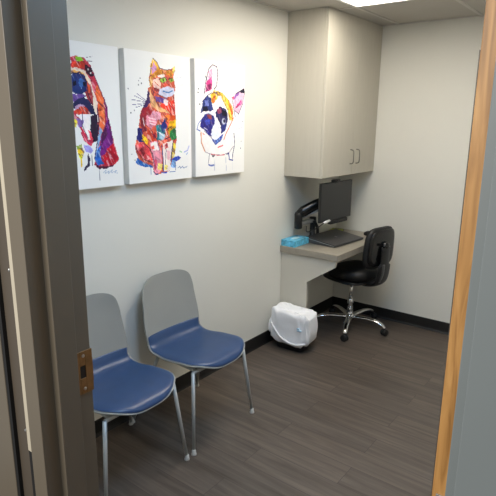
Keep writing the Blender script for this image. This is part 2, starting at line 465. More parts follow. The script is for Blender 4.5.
def make_chair(label):
    t = thing('stacking_chair', label, 'chair', (0, 1.975, 0), 0, 'waiting chairs along the left wall')
    sh = link('shell', sheet(0, LT, .17, .075, 0, 0, .008), M['chair_shell'], t, smooth=True)
    sh['label'] = 'grey plastic seat and back shell'
    pad = link('seat_pad', sheet(.006, S_BLUE, .165, .010, .007, .003, .0, nb=6, puff=.010), M['vinyl'], t, smooth=True)
    pad['label'] = 'navy blue vinyl seat pad'
    # under-seat frame
    bm = bmesh.new()
    tube(bm, [(.465,-.205,.418), (.465,.185,.418)], .010); tube(bm, [(.175,-.165,.414), (.175,.165,.414)], .010)
    for s in (-1, 1): tube(bm, [(.465,s*.175,.416), (.175,s*.155,.413)], .010)
    link('under_frame', bm, M['leg'], t, smooth=True)
    for a, b in (((.475,.196,.428),(.518,.238,.012)), ((.472,-.212,.424),(.524,-.270,.012)), ((.170,.168,.418),(.045,.270,.012)), ((.170,-.168,.418),(.045,-.270,.012))):
        bm = bmesh.new(); A, B_ = Vector(a), Vector(b)
        tube(bm, [A, A.lerp(B_, .5), B_], [.0102, .0094, .0082], 14)
        lg = link('leg', bm, M['leg'], t, smooth=True)
        bm = bmesh.new(); lathe(bm, [(.008,.030), (.0105,.025), (.011,.012), (.0135,.006), (.0135,0)], (b[0], b[1], 0), 16)
        link('foot_glide', bm, M['glide'], lg, smooth=True)
    return t
ch = make_chair('navy and grey stacking chair beside the waste bin, shown whole')
c2 = copy_tree(ch); c2.location = (.010, 1.424, 0)
ch.location = (.004, 1.983, 0)
c2['label'] = 'navy and grey stacking chair partly hidden by the door frame'

# ------------------------------------------------------------------ waste bin and bag
BX, BY, BR = .206, 3.160, math.radians(4)
wb = tag(bpy.data.objects.new('waste_bin', None), 'small black plastic waste bin under a white bag', 'bin'); COL.objects.link(wb)
wb.location = (BX, BY, 0); wb.rotation_euler = (0,0,BR)
bm = bmesh.new(); N = 40
rings = []
for z, a, b in ((0,.112,.066), (.006,.116,.070), (.26,.134,.084), (.272,.138,.088), (.272,.130,.080), (.262,.128,.078), (.012,.110,.064)):
    rings.append([(*selip(a,b,N,k,5), z) for k in range(N)])
loft(bm, rings); link('body', bm, M['black'], wb, smooth=True)
bm = bmesh.new(); rings = [[(*selip(a,b,N,k,5), z) for k in range(N)] for z, a, b in ((.268,.136,.086),(.276,.141,.091),(.280,.139,.089),(.280,.131,.081),(.270,.131,.081))]
loft(bm, rings, capb=False, capt=False); link('rim', bm, M['black'], wb, smooth=True)

bag = tag(bpy.data.objects.new('bin_bag', None), 'crumpled white plastic bag draped over the small black bin', 'bag'); COL.objects.link(bag)
bag.location = (BX, BY, 0); bag.rotation_euler = (0,0,BR)
bm = bmesh.new(); N = 96; rings = []
prof = [(.058,.133,.078,.4), (.064,.150,.092,.8), (.085,.161,.100,1), (.11,.164,.102,1), (.15,.166,.102,1), (.19,.167,.102,1), (.225,.167,.102,1), (.255,.165,.101,1), (.288,.163,.100,.9), (.304,.156,.095,.7), (.309,.138,.082,.7), (.306,.112,.066,.7), (.300,.092,.052,.4), (.294,.07,.038,.4), (.290,.03,.016,.2)]
for i, (z, a, b, am) in enumerate(prof):
    r = []
    for k in range(N):
        x, y = selip(a, b, N, k, 4.6); th = 2*PI*k/N; b += 0
        nz = noise.noise(Vector((math.cos(th)*1.6, math.sin(th)*1.6, z*6+3)))*.016 + noise.noise(Vector((math.cos(th)*4.5, math.sin(th)*4.5, z*13)))*.008 + (.5-abs(noise.noise(Vector((math.cos(th)*3.2+z*9, math.sin(th)*3.2-z*5, z*16+7)))))*.016 + noise.noise(Vector((th*7+z*18, z*10, 5)))*.005
        q = 1 + nz*am/math.hypot(x, y)*1.0
        dz = (noise.noise(Vector((math.cos(th)*2.2, math.sin(th)*2.2, 9)))*.024 if i < 2 or i > 7 else 0) + (noise.noise(Vector((x*30, y*30, 2)))*.012 - x*.07 if i > 8 else 0)
        # lower hem slants like a tucked bag
        if i < 2: dz += .014*math.sin(th*2+1.0)
        r.append((x*q, y*q, z+dz))
    rings.append(r)
loft(bm, rings, capb=False, capt=True); link('draped_film', bm, M['bag'], bag, smooth=True, sub=1)
# loose flap hanging at the wall side, and a long fold across the front
bm = bmesh.new(); rings = []
for i, (z, w) in enumerate(((.245,.006), (.225,.024), (.195,.034), (.16,.038), (.13,.034), (.112,.016), (.105,.003))):
    r = []
    for k in range(20):
        th = 2*PI*k/20
        r.append((-.152 - .013*i/6 + w*.55*math.cos(th)*(1+.3*noise.noise(Vector((th*2, z*20, 1)))), -.055+w*1.15*math.sin(th)+.004*noise.noise(Vector((th*3, z*30, 4))), z))
    rings.append(r)
loft(bm, rings); link('loose_flap', bm, M['bag'], bag, smooth=True, sub=1)
bm = bmesh.new()
tube(bm, catmull([(-.158,-.080,.215), (-.11,-.103,.165), (-.05,-.110,.108), (.02,-.110,.078), (.09,-.106,.074), (.152,-.082,.088)], 6), [(.003,.003)]+[(.007,.010)]*29+[(.003,.003)], 12)
link('bag_fold', bm, M['bag'], bag, smooth=True)
bm = bmesh.new()
for (x, z, w, h) in ((.098,.205,.010,.006), (.110,.192,.013,.005), (.094,.190,.006,.004)):
    box(bm, x-w, x+w, -.112, -.100, z-h, z+h)
pm = link('printed_mark', bm, M['bagmark'], bag, bevel=.002); pm['label'] = 'small pale blue printed mark'

# ------------------------------------------------------------------ office chair
CX0, CY0_ = .362, 3.80
oc = thing('office_chair', 'black swivel office chair with chrome five-star base tucked under the desk', 'office chair', (CX0, CY0_, 0), math.radians(-13))
# local frame: sitter faces -x, backrest on +x
bm = bmesh.new(); rings = []; N = 48
for z, a, b in ((.425,.17,.17), (.430,.205,.205), (.445,.222,.222), (.470,.228,.228), (.492,.224,.224), (.506,.205,.205), (.513,.165,.165), (.514,.09,.09)):
    rings.append([(lambda p: (p[0]*.89+.034, p[1]*.90, z + .015 + .008*max(0, p[0])/.2 - .020*max(0, (-p[0]-.12)/.1)**2))(selip(a, b, N, k, 3.0)) for k in range(N)])
loft(bm, rings); link('seat', bm, M['blackfab'], oc, smooth=True)
bm = bmesh.new(); rings = [[(*selip(a,b,N,k,3.0), z) for k in range(N)] for z, a, b in ((.405,.10,.10),(.408,.185,.185),(.424,.212,.212),(.432,.212,.212))]
loft(bm, rings); link('seat_shell', bm, M['black'], oc, smooth=True)
# backrest pad: rounded rectangle in y-z, curved
def back_pad(bm, x0, x1, hw, z0, z1, curve, tilt):
    rings = []; N = 56; zc = (z0+z1)/2; hz = (z1-z0)/2
    for t, k_ in ((0,.80), (.10,.93), (.28,1), (.72,1), (.90,.95), (1,.82)):
        ring = []
        for k in range(N):
            y, z = selip(hw*k_, hz*(1-(1-k_)*.8), N, k, 4.2)
            wz = 1 - .10*((z/hz+1)/2)**2 + 0
            ring.append((x0+(x1-x0)*t - curve*(abs(y)/hw)**2 + tilt*(z+zc-z0), y*wz, zc+z))
        rings.append(ring)
    loft(bm, rings)
bm = bmesh.new(); back_pad(bm, .225, .275, .172, .555, .885, .022, .06); link('backrest', bm, M['blackfab'], oc, smooth=True)
bm = bmesh.new(); back_pad(bm, .273, .292, .160, .580, .872, .022, .06); bs = link('back_shell', bm, M['gloss'], oc, smooth=True)
# J bar
bm = bmesh.new()
pts = catmull([(.02,0,.408), (.12,0,.405), (.215,0,.412), (.278,0,.445), (.302,0,.52), (.310,0,.62), (.312,0,.735)], 6)
tube(bm, pts, [(.045,.014)]*8 + [(.075,.018)]*(len(pts)-16) + [(.05,.016)]*8, 20)
jb = link('back_bar', bm, M['black'], oc, smooth=True)
bm = bmesh.new(); pts = catmull([(.297,-.035,.45), (.322,-.035,.52), (.329,-.035,.60)], 5); tube(bm, pts, [(.016,.005)]*len(pts), 10)
link('bar_highlight', bm, M['grey'], jb, smooth=True)  # grey strip painting the highlight on the J bar
bm = bmesh.new(); lathe(bm, [(.030,.285), (.032,.305), (.026,.325), (.012,.332)], (0, 0, .745), 22, 'x'); link('tilt_housing', bm, M['gloss'], oc, smooth=True)
bm = bmesh.new(); tube(bm, [(.326,-.03,.748), (.330,-.056,.75)], [.010,.013], 12); link('height_knob', bm, M['gloss'], oc, smooth=True)
bm = bmesh.new(); box(bm, -.075, .09, -.055, .055, .375, .408); link('tilt_plate', bm, M['black'], oc, bevel=.008)
bm = bmesh.new(); tube(bm, catmull([(.0,.05,.39), (.02,.16,.385), (.02,.205,.378)]), .005, 8); tube(bm, [(.02,.195,.379), (.02,.23,.375)], .009, 10); link('height_lever', bm, M['black'], oc, smooth=True)
bm = bmesh.new(); lathe(bm, [(.0125,.24), (.0125,.405)], (0,0,0), 18)
lathe(bm, [(.026,.09), (.026,.255), (.022,.262), (.016,.265)], (0,0,0), 22); link('gas_lift', bm, M['chrome'], oc, smooth=True)
bm = bmesh.new(); lathe(bm, [(.034,.07), (.042,.078), (.042,.112), (.034,.124)], (0,0,0), 24); link('base_hub', bm, M['chrome'], oc, smooth=True)
for i in range(5):
    a = math.radians(-57 + 72*i); c, s = math.cos(a), math.sin(a)
    bm = bmesh.new()
    prof = [(.025,.100), (.09,.107), (.17,.112), (.24,.104), (.290,.084), (.312,.062)]
    pts = catmull([(r*c, r*s, z) for r, z in prof], 5)
    m_ = len(pts)
    tube(bm, pts, [(.027-.010*k/(m_-1), .015-.004*k/(m_-1)) for k in range(m_)], 14)
    leg = link('base_leg', bm, M['chrome'], oc, smooth=True)
    bm = bmesh.new(); R = .312
    px, py = R*c, R*s
    tube(bm, [(px,py,.064), (px,py,.040)], .007, 10)
    ca = a + 1.1; ux, uy = -math.sin(ca), math.cos(ca)
    for w in (-.013, .013):
        cx, cy = px+ux*w, py+uy*w
        tube(bm, [(cx-ux*.0095, cy-uy*.0095, .028), (cx-ux*.006, cy-uy*.006, .028), (cx+ux*.006, cy+uy*.006, .028), (cx+ux*.0095, cy+uy*.0095, .028)], [.023,.028,.028,.023], 22)
    link('caster', bm, M['black'], leg, smooth=True)

for o in oc.children:
    if o.name.split('.')[0] not in ('gas_lift', 'base_hub', 'base_leg'): o.location.z += .024
# ------------------------------------------------------------------ things on the desk
MX, MY, MZ, MR = .302, 3.575, 1.098, math.radians(-3)
mon = thing('monitor', 'dark flat screen monitor held on the desk arm', 'monitor', (MX, MY, MZ-.15), MR)
bm = bmesh.new(); box(bm, -.022, .0, -.225, .232, .003, .299); link('housing', bm, M['black'], mon, bevel=.004)
bm = bmesh.new(); box(bm, -.001, .0012, -.218, .225, .012, .292); link('screen', bm, M['screen'], mon)
bm = bmesh.new(); box(bm, -.045, -.02, -.11, .11, .06, .24); link('back_cover', bm, M['black'], mon, bevel=.012)
wc = thing('webcam', 'small black webcam clipped on top of the monitor', 'webcam', (MX, MY-.02, MZ+.147), MR)
bm = bmesh.new(); tube(bm, [(-.003,-.048,.012), (-.003,.048,.012)], .012, 14); link('body', bm, M['black'], wc, smooth=True)
bm = bmesh.new(); box(bm, -.026, .002, -.018, .018, -.012, .004); link('clip', bm, M['black'], wc, bevel=.002)
bm = bmesh.new(); lathe(bm, [(.006,.008), (.006,.011)], (0,0,.012), 14, 'x'); link('lens', bm, M['gloss'], wc, smooth=True)
sb = thing('sound_bar', 'slim black speaker bar hanging under the monitor', 'speaker', (MX, MY+.03, MZ-.148), MR)
bm = bmesh.new(); box(bm, -.030, .006, -.10, .15, -.030, -.001); link('body', bm, M['black'], sb, bevel=.006)
bm = bmesh.new(); box(bm, .0055, .0072, -.09, .14, -.026, -.006); link('grille', bm, M['blackfab'], sb)
cb = thing('usb_cable', 'black cable with white plug looping below the monitor', 'cable', (MX, MY-.13, MZ-.13), 0)
bm = bmesh.new(); tube(bm, [(.015,-.085,-.012), (.015,-.045,-.009), (.015,.005,-.005)], [.008,.010,.008], 10); link('plug', bm, M['white'], cb, smooth=True).__setitem__('label', 'white plug')
bm = bmesh.new(); tube(bm, catmull([(.015,-.085,-.012), (.0,-.13,-.035), (-.06,-.13,-.075), (-.12,-.10,-.09), (-.17,-.02,-.07)]), .004, 8); link('cord', bm, M['black'], cb, smooth=True)

arm = thing('articulated_mount', 'black articulated mounting arm clamped to the desk behind the monitor', 'monitor arm', (.075, 3.555, TZ))
def ap(n, bm, m, **k): return link(n, bm, m, arm, **k)
bm = bmesh.new(); box(bm, -.045, .045, .02, .10, 0, .010); ap('clamp', bm, M['black'], bevel=.003)
bm = bmesh.new(); lathe(bm, [(.026,.008), (.026,.03), (.022,.035), (.022,.14)], (0,.06,0), 20); ap('post', bm, M['black'], smooth=True)
bm = bmesh.new(); box(bm, -.021, .021, -.165, .065, .142, .172); ap('lower_arm', bm, M['silver'], bevel=.006)
bm = bmesh.new(); lathe(bm, [(.026,.0), (.028,.004), (.028,.045), (.024,.050)], (0,.06,.135), 20); ap('swivel_joint', bm, M['black'], smooth=True)
bm = bmesh.new(); lathe(bm, [(.022,.120), (.030,.126), (.032,.235), (.026,.250)], (0,-.160,0), 20); ap('elbow', bm, M['black'], smooth=True)
bm = bmesh.new()
tube(bm, [(0,-.160,.232), (.02,-.125,.255), (.09,-.05,.308), (.15,.005,.346), (.168,.02,.350)], [(.030,.032),(.038,.044),(.036,.042),(.032,.034),(.024,.024)], 16); ap('spring_arm', bm, M['gloss'], smooth=True)
bm = bmesh.new(); tube(bm, [(.0,-.14,.195), (.08,-.07,.245), (.15,-.005,.295)], .009, 10); ap('arm_strut', bm, M['silver'], smooth=True)
bm = bmesh.new(); tube(bm, [(.160,.018,.36), (.160,.018,.29)], .018, 14); tube(bm, [(.160,.018,.335), (.178,.02,.335)], .02, 14); box(bm, .172, .180, -.05, .07, .28, .39); ap('tilt_head', bm, M['black'], bevel=.002)
bm = bmesh.new(); tube(bm, catmull([(.03,.03,.16), (.045,.06,.10), (.035,.085,.03)]), .013, 10); ap('cable_bundle', bm, M['black'], smooth=True)

lt = thing('laptop', 'closed charcoal laptop lying flat on the desk under the monitor', 'laptop', (.262, 3.672, TZ), math.radians(-5))
bm = bmesh.new(); prism(bm, [(-.135,.004), (.135,.004), (.135,.012), (-.135,.044)], 'y', -.215, .2); link('base', bm, M['grey'], lt, bevel=.003)
bm = bmesh.new(); prism(bm, [(-.13,.036), (.13,.0095), (.13,.0125), (-.13,.042)], 'y', -.2165, .2015); link('edge_strip', bm, M['silver'], lt)
bm = bmesh.new(); prism(bm, [(-.137,.0445), (.137,.0122), (.137,.020), (-.137,.054)], 'y', -.218, .203); link('lid', bm, M['laptop'], lt, bevel=.003)
for x in (-.1, .1):
    for y in (-.18, .17):
        bm = bmesh.new(); lathe(bm, [(.008,0), (.008,.006)], (x,y,0), 10); link('foot', bm, M['black'], lt)
bm = bmesh.new(); prism(bm, [(-.012,.0386), (.012,.0356), (.012,.0362), (-.012,.0392)], 'y', -.006, .006); link('lid_badge', bm, M['silver'], lt)

ms = thing('mouse', 'black computer mouse at the far end of the desk', 'mouse', (.385, 4.06, TZ), .3)
bm = bmesh.new(); rings = []; N = 28
for z, k_ in ((0,.92), (.006,1), (.016,.97), (.026,.82), (.033,.55), (.036,.2)):
    rings.append([(x*k_ - .006*(z/.036), y*k_, z) for x, y in (selip(.056,.033,N,k,2.6) for k in range(N))])
loft(bm, rings); link('body', bm, M['black'], ms, smooth=True)
bm = bmesh.new(); lathe(bm, [(.008,-.004), (.010,-.002), (.010,.002), (.008,.004)], (-.022,0,.028), 16, 'y'); link('scroll_wheel', bm, M['grey'], ms, smooth=True)

tb = thing('tissue_box', 'low blue patterned tissue box at the front end of the desk', 'tissue box', (.070, 3.368, TZ), 0)
bm = bmesh.new(); box(bm, -.062, .062, -.108, .108, 0, .050); link('carton', bm, M['blue1'], tb, bevel=.003)
bm = bmesh.new(); rings = [[(*selip(a,b,24,k,2.2), z) for k in range(24)] for z, a, b in ((.0495,.020,.050),(.0512,.020,.050))]; loft(bm, rings); link('opening', bm, M['tissue'], tb)
nt_ = thing('note_pad', 'lime green note pad lying behind the laptop', 'note pad', (.075, 4.02, TZ), .15)
bm = bmesh.new(); box(bm, -.05, .05, -.10, .06, 0, .012); link('paper_block', bm, M['lime'], nt_, bevel=.001)
bm = bmesh.new(); box(bm, -.052, .052, .06, .068, 0, .0135); link('binding', bm, M['grey'], nt_)

# ------------------------------------------------------------------ painted canvases
ART = {
 1: [
  ((170,36,60),[(0.396,0.844),(0.345,0.79),(0.302,0.727),(0.243,0.654),(0.187,0.581),(0.162,0.508),(0.145,0.483),(0.117,0.391),(0.111,0.275),(0.16,0.189),(0.219,0.181),(0.26,0.293),(0.26,0.441),(0.279,0.53),(0.338,0.657),(0.402,0.762),(0.504,0.871)]),
  ((225,90,50),[(0.311,0.728),(0.24,0.643),(0.198,0.56),(0.221,0.55),(0.272,0.624)]),
  ((60,40,150),[(0.23,0.484),(0.14,0.452),(0.115,0.308),(0.179,0.21),(0.232,0.282)]),
  ((182,34,58),[(0.43,0.897),(0.502,0.908),(0.583,0.897),(0.645,0.859),(0.687,0.808),(0.719,0.746),(0.77,0.67),(0.817,0.594),(0.832,0.516),(0.845,0.487),(0.877,0.385),(0.894,0.325),(0.938,0.23),(0.949,0.193),(0.877,0.155),(0.791,0.138),(0.698,0.138),(0.632,0.169),(0.636,0.215),(0.672,0.284),(0.7,0.352),(0.698,0.443),(0.713,0.487),(0.698,0.536),(0.694,0.591),(0.662,0.667),(0.617,0.773),(0.528,0.816),(0.419,0.814)]),
  ((225,60,40),[(0.434,0.866),(0.553,0.886),(0.606,0.857),(0.566,0.828),(0.43,0.826)]),
  ((120,190,40),[(0.483,0.9),(0.547,0.908),(0.566,0.881),(0.498,0.869)]),
  ((225,70,90),[(0.583,0.887),(0.645,0.859),(0.668,0.819),(0.623,0.837),(0.587,0.856)]),
  ((45,18,40),[(0.572,0.854),(0.653,0.844),(0.685,0.782),(0.64,0.776),(0.591,0.808)]),
  ((235,100,45),[(0.719,0.734),(0.77,0.666),(0.811,0.594),(0.815,0.516),(0.755,0.504),(0.721,0.569),(0.691,0.669)]),
  ((150,30,110),[(0.789,0.66),(0.836,0.56),(0.836,0.481),(0.806,0.481),(0.802,0.571)]),
  ((246,226,205),[(0.421,0.831),(0.513,0.832),(0.583,0.811),(0.643,0.753),(0.674,0.679),(0.711,0.603),(0.713,0.536),(0.66,0.519),(0.632,0.59),(0.604,0.666),(0.594,0.74),(0.526,0.795),(0.417,0.793)]),
  ((238,170,80),[(0.419,0.81),(0.509,0.811),(0.572,0.789),(0.613,0.738),(0.585,0.744),(0.517,0.79),(0.417,0.786)]),
  ((150,40,48),[(0.577,0.755),(0.64,0.725),(0.662,0.657),(0.655,0.59),(0.6,0.621),(0.564,0.669)]),
  ((230,90,50),[(0.594,0.737),(0.63,0.718),(0.632,0.666),(0.598,0.676)]),
  ((20,42,110),[(0.415,0.779),(0.509,0.796),(0.579,0.78),(0.604,0.738),(0.587,0.684),(0.53,0.657),(0.455,0.66),(0.404,0.679)]),
  ((70,125,205),[(0.519,0.762),(0.572,0.749),(0.536,0.692),(0.506,0.71)]),
  ((5,8,30),[(0.434,0.743),(0.47,0.747),(0.474,0.719),(0.436,0.712)]),
  ((5,8,30),[(0.553,0.736),(0.587,0.737),(0.581,0.713),(0.553,0.712)]),
  ((90,60,140),[(0.411,0.658),(0.53,0.657),(0.602,0.643),(0.509,0.634),(0.409,0.593)]),
  ((18,22,70),[(0.406,0.575),(0.47,0.624),(0.547,0.64),(0.619,0.617),(0.668,0.563),(0.689,0.507),(0.619,0.529),(0.557,0.569),(0.494,0.588),(0.43,0.551)]),
  ((185,150,185),[(0.443,0.574),(0.502,0.59),(0.557,0.578),(0.591,0.545),(0.5,0.566),(0.436,0.542)]),
  ((222,55,30),[(0.402,0.53),(0.502,0.574),(0.577,0.569),(0.626,0.529),(0.515,0.523),(0.402,0.511)]),
  ((245,238,240),[(0.4,0.513),(0.515,0.523),(0.657,0.522),(0.685,0.501),(0.585,0.48),(0.415,0.468)]),
  ((195,25,60),[(0.423,0.538),(0.509,0.475),(0.509,0.431),(0.572,0.354),(0.668,0.34),(0.606,0.302),(0.523,0.343),(0.47,0.453),(0.417,0.484)]),
  ((135,110,185),[(0.455,0.49),(0.532,0.483),(0.517,0.437),(0.481,0.431)]),
  ((250,240,238),[(0.538,0.486),(0.609,0.508),(0.609,0.421),(0.572,0.348),(0.526,0.409)]),
  ((225,60,80),[(0.579,0.421),(0.643,0.386),(0.649,0.34),(0.591,0.348)]),
  ((30,14,40),[(0.617,0.508),(0.698,0.526),(0.709,0.431),(0.687,0.334),(0.628,0.324),(0.609,0.409)]),
  ((236,112,60),[(0.719,0.542),(0.794,0.556),(0.794,0.465),(0.745,0.391),(0.715,0.431)]),
  ((110,28,130),[(0.779,0.431),(0.836,0.499),(0.877,0.385),(0.883,0.308),(0.785,0.256),(0.685,0.214),(0.704,0.294)]),
  ((70,20,70),[(0.755,0.397),(0.804,0.453),(0.815,0.385),(0.723,0.294)]),
  ((208,18,45),[(0.881,0.319),(0.951,0.199),(0.86,0.153),(0.762,0.165),(0.747,0.224),(0.804,0.281)]),
  ((28,105,205),[(0.649,0.256),(0.721,0.3),(0.709,0.224),(0.757,0.165),(0.67,0.166),(0.634,0.193)]),
  ((140,185,230),[(0.721,0.431),(0.755,0.409),(0.696,0.294),(0.645,0.215),(0.674,0.306)]),
  ((70,10,50),[(0.632,0.18),(0.7,0.156),(0.791,0.15),(0.896,0.165),(0.866,0.149),(0.774,0.134),(0.687,0.137)]),
  ((240,225,60),[(0.421,0.49),(0.462,0.474),(0.443,0.437),(0.417,0.441)]),
  ((120,150,40),[(0.43,0.306),(0.485,0.318),(0.494,0.29),(0.438,0.281)]),
  ((236,190,25),[(0.436,0.287),(0.504,0.296),(0.517,0.263),(0.481,0.221),(0.487,0.169),(0.464,0.152),(0.457,0.211),(0.436,0.245)]),
  ((155,150,225),[(0.519,0.315),(0.591,0.308),(0.626,0.273),(0.589,0.25),(0.534,0.264)]),
  ((30,20,60),[(0.562,0.253),(0.583,0.217),(0.568,0.163),(0.506,0.132),(0.5,0.141),(0.551,0.184)]),
  ((60,60,80),[(0.6,0.251),(0.606,0.165)],0.006),
  ((90,90,110),[(0.691,0.135),(0.689,0.056)],0.006),
  ((240,240,240),[(0.621,0.826),(0.623,0.825)],0.014),
  ((240,240,240),[(0.649,0.804),(0.649,0.802)],0.014),
  ((150,170,200),[(0.738,0.107),(0.772,0.123),(0.76,0.1),(0.811,0.117),(0.8,0.095),(0.853,0.123),(0.843,0.1),(0.917,0.117),(0.889,0.103),(0.919,0.095)],0.006),
  ((120,110,120),[(0.594,0.9),(0.685,0.915)],0.004),
  ((120,110,120),[(0.6,0.883),(0.67,0.88)],0.004),
  ((30,14,50),[(0.417,0.789),(0.526,0.799),(0.596,0.744),(0.604,0.666),(0.662,0.557)],0.009),
  ((60,14,60),[(0.645,0.857),(0.719,0.746),(0.817,0.594),(0.834,0.481),(0.872,0.325)],0.008),
  ((40,16,60),[(0.702,0.569),(0.719,0.48),(0.677,0.322),(0.638,0.21)],0.01),
  ((250,230,230),[(0.679,0.667),(0.706,0.591)],0.008),
  ((245,120,90),[(0.734,0.703),(0.791,0.571)],0.008),
  ((40,16,60),[(0.526,0.539),(0.511,0.446),(0.572,0.358)],0.008),
 ],
 2: [
  ((25,95,190),[(0.113,0.199),(0.249,0.171),(0.389,0.15),(0.347,0.116),(0.2,0.126),(0.104,0.158)]),
  ((25,60,185),[(0.628,0.177),(0.755,0.195),(0.821,0.177),(0.728,0.146),(0.626,0.144)]),
  ((120,170,225),[(0.64,0.163),(0.715,0.16),(0.73,0.104),(0.649,0.101)]),
  ((205,80,55),[(0.404,0.963),(0.466,0.936),(0.502,0.886),(0.611,0.881),(0.689,0.89),(0.74,0.923),(0.745,0.878),(0.715,0.832),(0.749,0.756),(0.719,0.7),(0.726,0.657),(0.73,0.556),(0.745,0.532),(0.734,0.41),(0.749,0.336),(0.704,0.199),(0.664,0.163),(0.617,0.077),(0.523,0.062),(0.379,0.058),(0.349,0.126),(0.223,0.155),(0.134,0.193),(0.106,0.253),(0.106,0.299),(0.151,0.412),(0.185,0.526),(0.232,0.59),(0.296,0.645),(0.309,0.719),(0.349,0.746),(0.336,0.804),(0.36,0.856),(0.374,0.92)]),
  ((243,190,60),[(0.4,0.963),(0.457,0.935),(0.502,0.886),(0.383,0.837),(0.351,0.825),(0.372,0.92)]),
  ((216,150,208),[(0.411,0.927),(0.455,0.896),(0.462,0.862),(0.385,0.84),(0.379,0.877)]),
  ((232,222,110),[(0.706,0.902),(0.74,0.921),(0.745,0.88),(0.702,0.856)]),
  ((240,158,50),[(0.349,0.814),(0.481,0.886),(0.611,0.878),(0.717,0.877),(0.702,0.829),(0.609,0.842),(0.521,0.845),(0.411,0.807)]),
  ((225,100,40),[(0.545,0.877),(0.6,0.875),(0.609,0.848),(0.564,0.851)]),
  ((250,240,232),[(0.46,0.828),(0.564,0.85),(0.589,0.826),(0.498,0.817)]),
  ((242,205,192),[(0.385,0.79),(0.477,0.813),(0.521,0.77),(0.491,0.724),(0.409,0.741)]),
  ((235,170,80),[(0.338,0.814),(0.396,0.805),(0.383,0.743),(0.349,0.752)]),
  ((150,60,60),[(0.404,0.741),(0.496,0.724),(0.502,0.704),(0.406,0.716)]),
  ((128,182,60),[(0.498,0.805),(0.574,0.822),(0.611,0.804),(0.572,0.785),(0.513,0.786)]),
  ((128,182,60),[(0.64,0.81),(0.698,0.823),(0.726,0.805),(0.687,0.788)]),
  ((40,40,30),[(0.487,0.804),(0.581,0.823),(0.615,0.801)],0.008),
  ((40,40,30),[(0.634,0.811),(0.702,0.825)],0.008),
  ((20,30,20),[(0.553,0.802),(0.557,0.801)],0.016),
  ((20,30,20),[(0.687,0.805),(0.689,0.802)],0.014),
  ((208,78,60),[(0.551,0.773),(0.64,0.792),(0.657,0.764),(0.604,0.747)]),
  ((208,216,240),[(0.498,0.734),(0.604,0.753),(0.706,0.75),(0.73,0.712),(0.668,0.679),(0.555,0.669),(0.472,0.691)]),
  ((50,105,170),[(0.549,0.716),(0.628,0.706),(0.698,0.724)],0.014),
  ((60,40,80),[(0.406,0.736),(0.468,0.689),(0.577,0.666)],0.008),
  ((90,62,140),[(0.415,0.672),(0.532,0.66),(0.632,0.66),(0.54,0.624),(0.443,0.629)]),
  ((52,36,90),[(0.309,0.713),(0.385,0.669),(0.426,0.624),(0.347,0.623),(0.249,0.554),(0.204,0.548),(0.287,0.639)]),
  ((246,186,125),[(0.345,0.736),(0.394,0.658),(0.468,0.594),(0.628,0.563),(0.666,0.541),(0.526,0.55),(0.36,0.591),(0.326,0.667)]),
  ((222,48,28),[(0.619,0.623),(0.726,0.657),(0.732,0.522),(0.704,0.492),(0.638,0.554),(0.496,0.597),(0.53,0.624)]),
  ((242,228,228),[(0.564,0.657),(0.638,0.637),(0.6,0.602),(0.547,0.618)]),
  ((150,26,40),[(0.226,0.579),(0.317,0.591),(0.379,0.56),(0.306,0.489),(0.179,0.489)]),
  ((236,168,192),[(0.374,0.56),(0.509,0.55),(0.483,0.49),(0.323,0.489)]),
  ((222,138,160),[(0.289,0.527),(0.455,0.529),(0.432,0.458),(0.336,0.421),(0.264,0.458)]),
  ((250,232,236),[(0.315,0.507),(0.423,0.493)],0.01),
  ((250,232,236),[(0.323,0.483),(0.417,0.474)],0.01),
  ((250,232,236),[(0.33,0.461),(0.409,0.456)],0.01),
  ((130,30,45),[(0.189,0.526),(0.272,0.526),(0.257,0.446),(0.287,0.412),(0.219,0.389),(0.191,0.458)]),
  ((18,28,110),[(0.147,0.435),(0.204,0.423),(0.24,0.314),(0.17,0.318),(0.123,0.337)]),
  ((245,190,30),[(0.213,0.377),(0.3,0.336),(0.283,0.297),(0.2,0.337)]),
  ((218,68,40),[(0.283,0.418),(0.404,0.389),(0.428,0.325),(0.36,0.303),(0.283,0.342)]),
  ((140,20,40),[(0.353,0.388),(0.413,0.382),(0.421,0.352),(0.379,0.34)]),
  ((216,62,72),[(0.111,0.293),(0.191,0.319),(0.3,0.282),(0.357,0.174),(0.247,0.168),(0.128,0.245)]),
  ((110,18,30),[(0.185,0.282),(0.249,0.236),(0.206,0.208),(0.168,0.251)]),
  ((240,170,170),[(0.251,0.224),(0.33,0.187),(0.27,0.177)]),
  ((240,158,180),[(0.315,0.315),(0.438,0.327),(0.489,0.23),(0.494,0.083),(0.379,0.055),(0.366,0.137),(0.334,0.256)]),
  ((246,240,236),[(0.326,0.311),(0.423,0.316),(0.457,0.253),(0.353,0.256)]),
  ((235,90,80),[(0.336,0.288),(0.381,0.293),(0.387,0.263),(0.345,0.264)]),
  ((242,222,115),[(0.432,0.147),(0.504,0.132),(0.489,0.08),(0.428,0.095)]),
  ((200,60,90),[(0.383,0.184),(0.423,0.171),(0.404,0.086),(0.381,0.1)]),
  ((242,236,232),[(0.523,0.3),(0.689,0.324),(0.649,0.189),(0.623,0.08),(0.523,0.073),(0.515,0.193)]),
  ((222,70,70),[(0.536,0.296),(0.604,0.306),(0.602,0.27),(0.557,0.259)]),
  ((245,225,100),[(0.532,0.131),(0.596,0.122),(0.583,0.082),(0.534,0.086)]),
  ((235,180,190),[(0.583,0.253),(0.643,0.238),(0.621,0.165),(0.579,0.178)]),
  ((20,118,130),[(0.421,0.444),(0.511,0.458),(0.57,0.395),(0.489,0.324),(0.438,0.337)]),
  ((172,204,225),[(0.466,0.398),(0.568,0.374),(0.528,0.324),(0.472,0.351)]),
  ((20,38,120),[(0.506,0.456),(0.57,0.501),(0.596,0.434),(0.521,0.397)]),
  ((250,190,22),[(0.638,0.48),(0.736,0.52),(0.738,0.434),(0.638,0.371),(0.6,0.422)]),
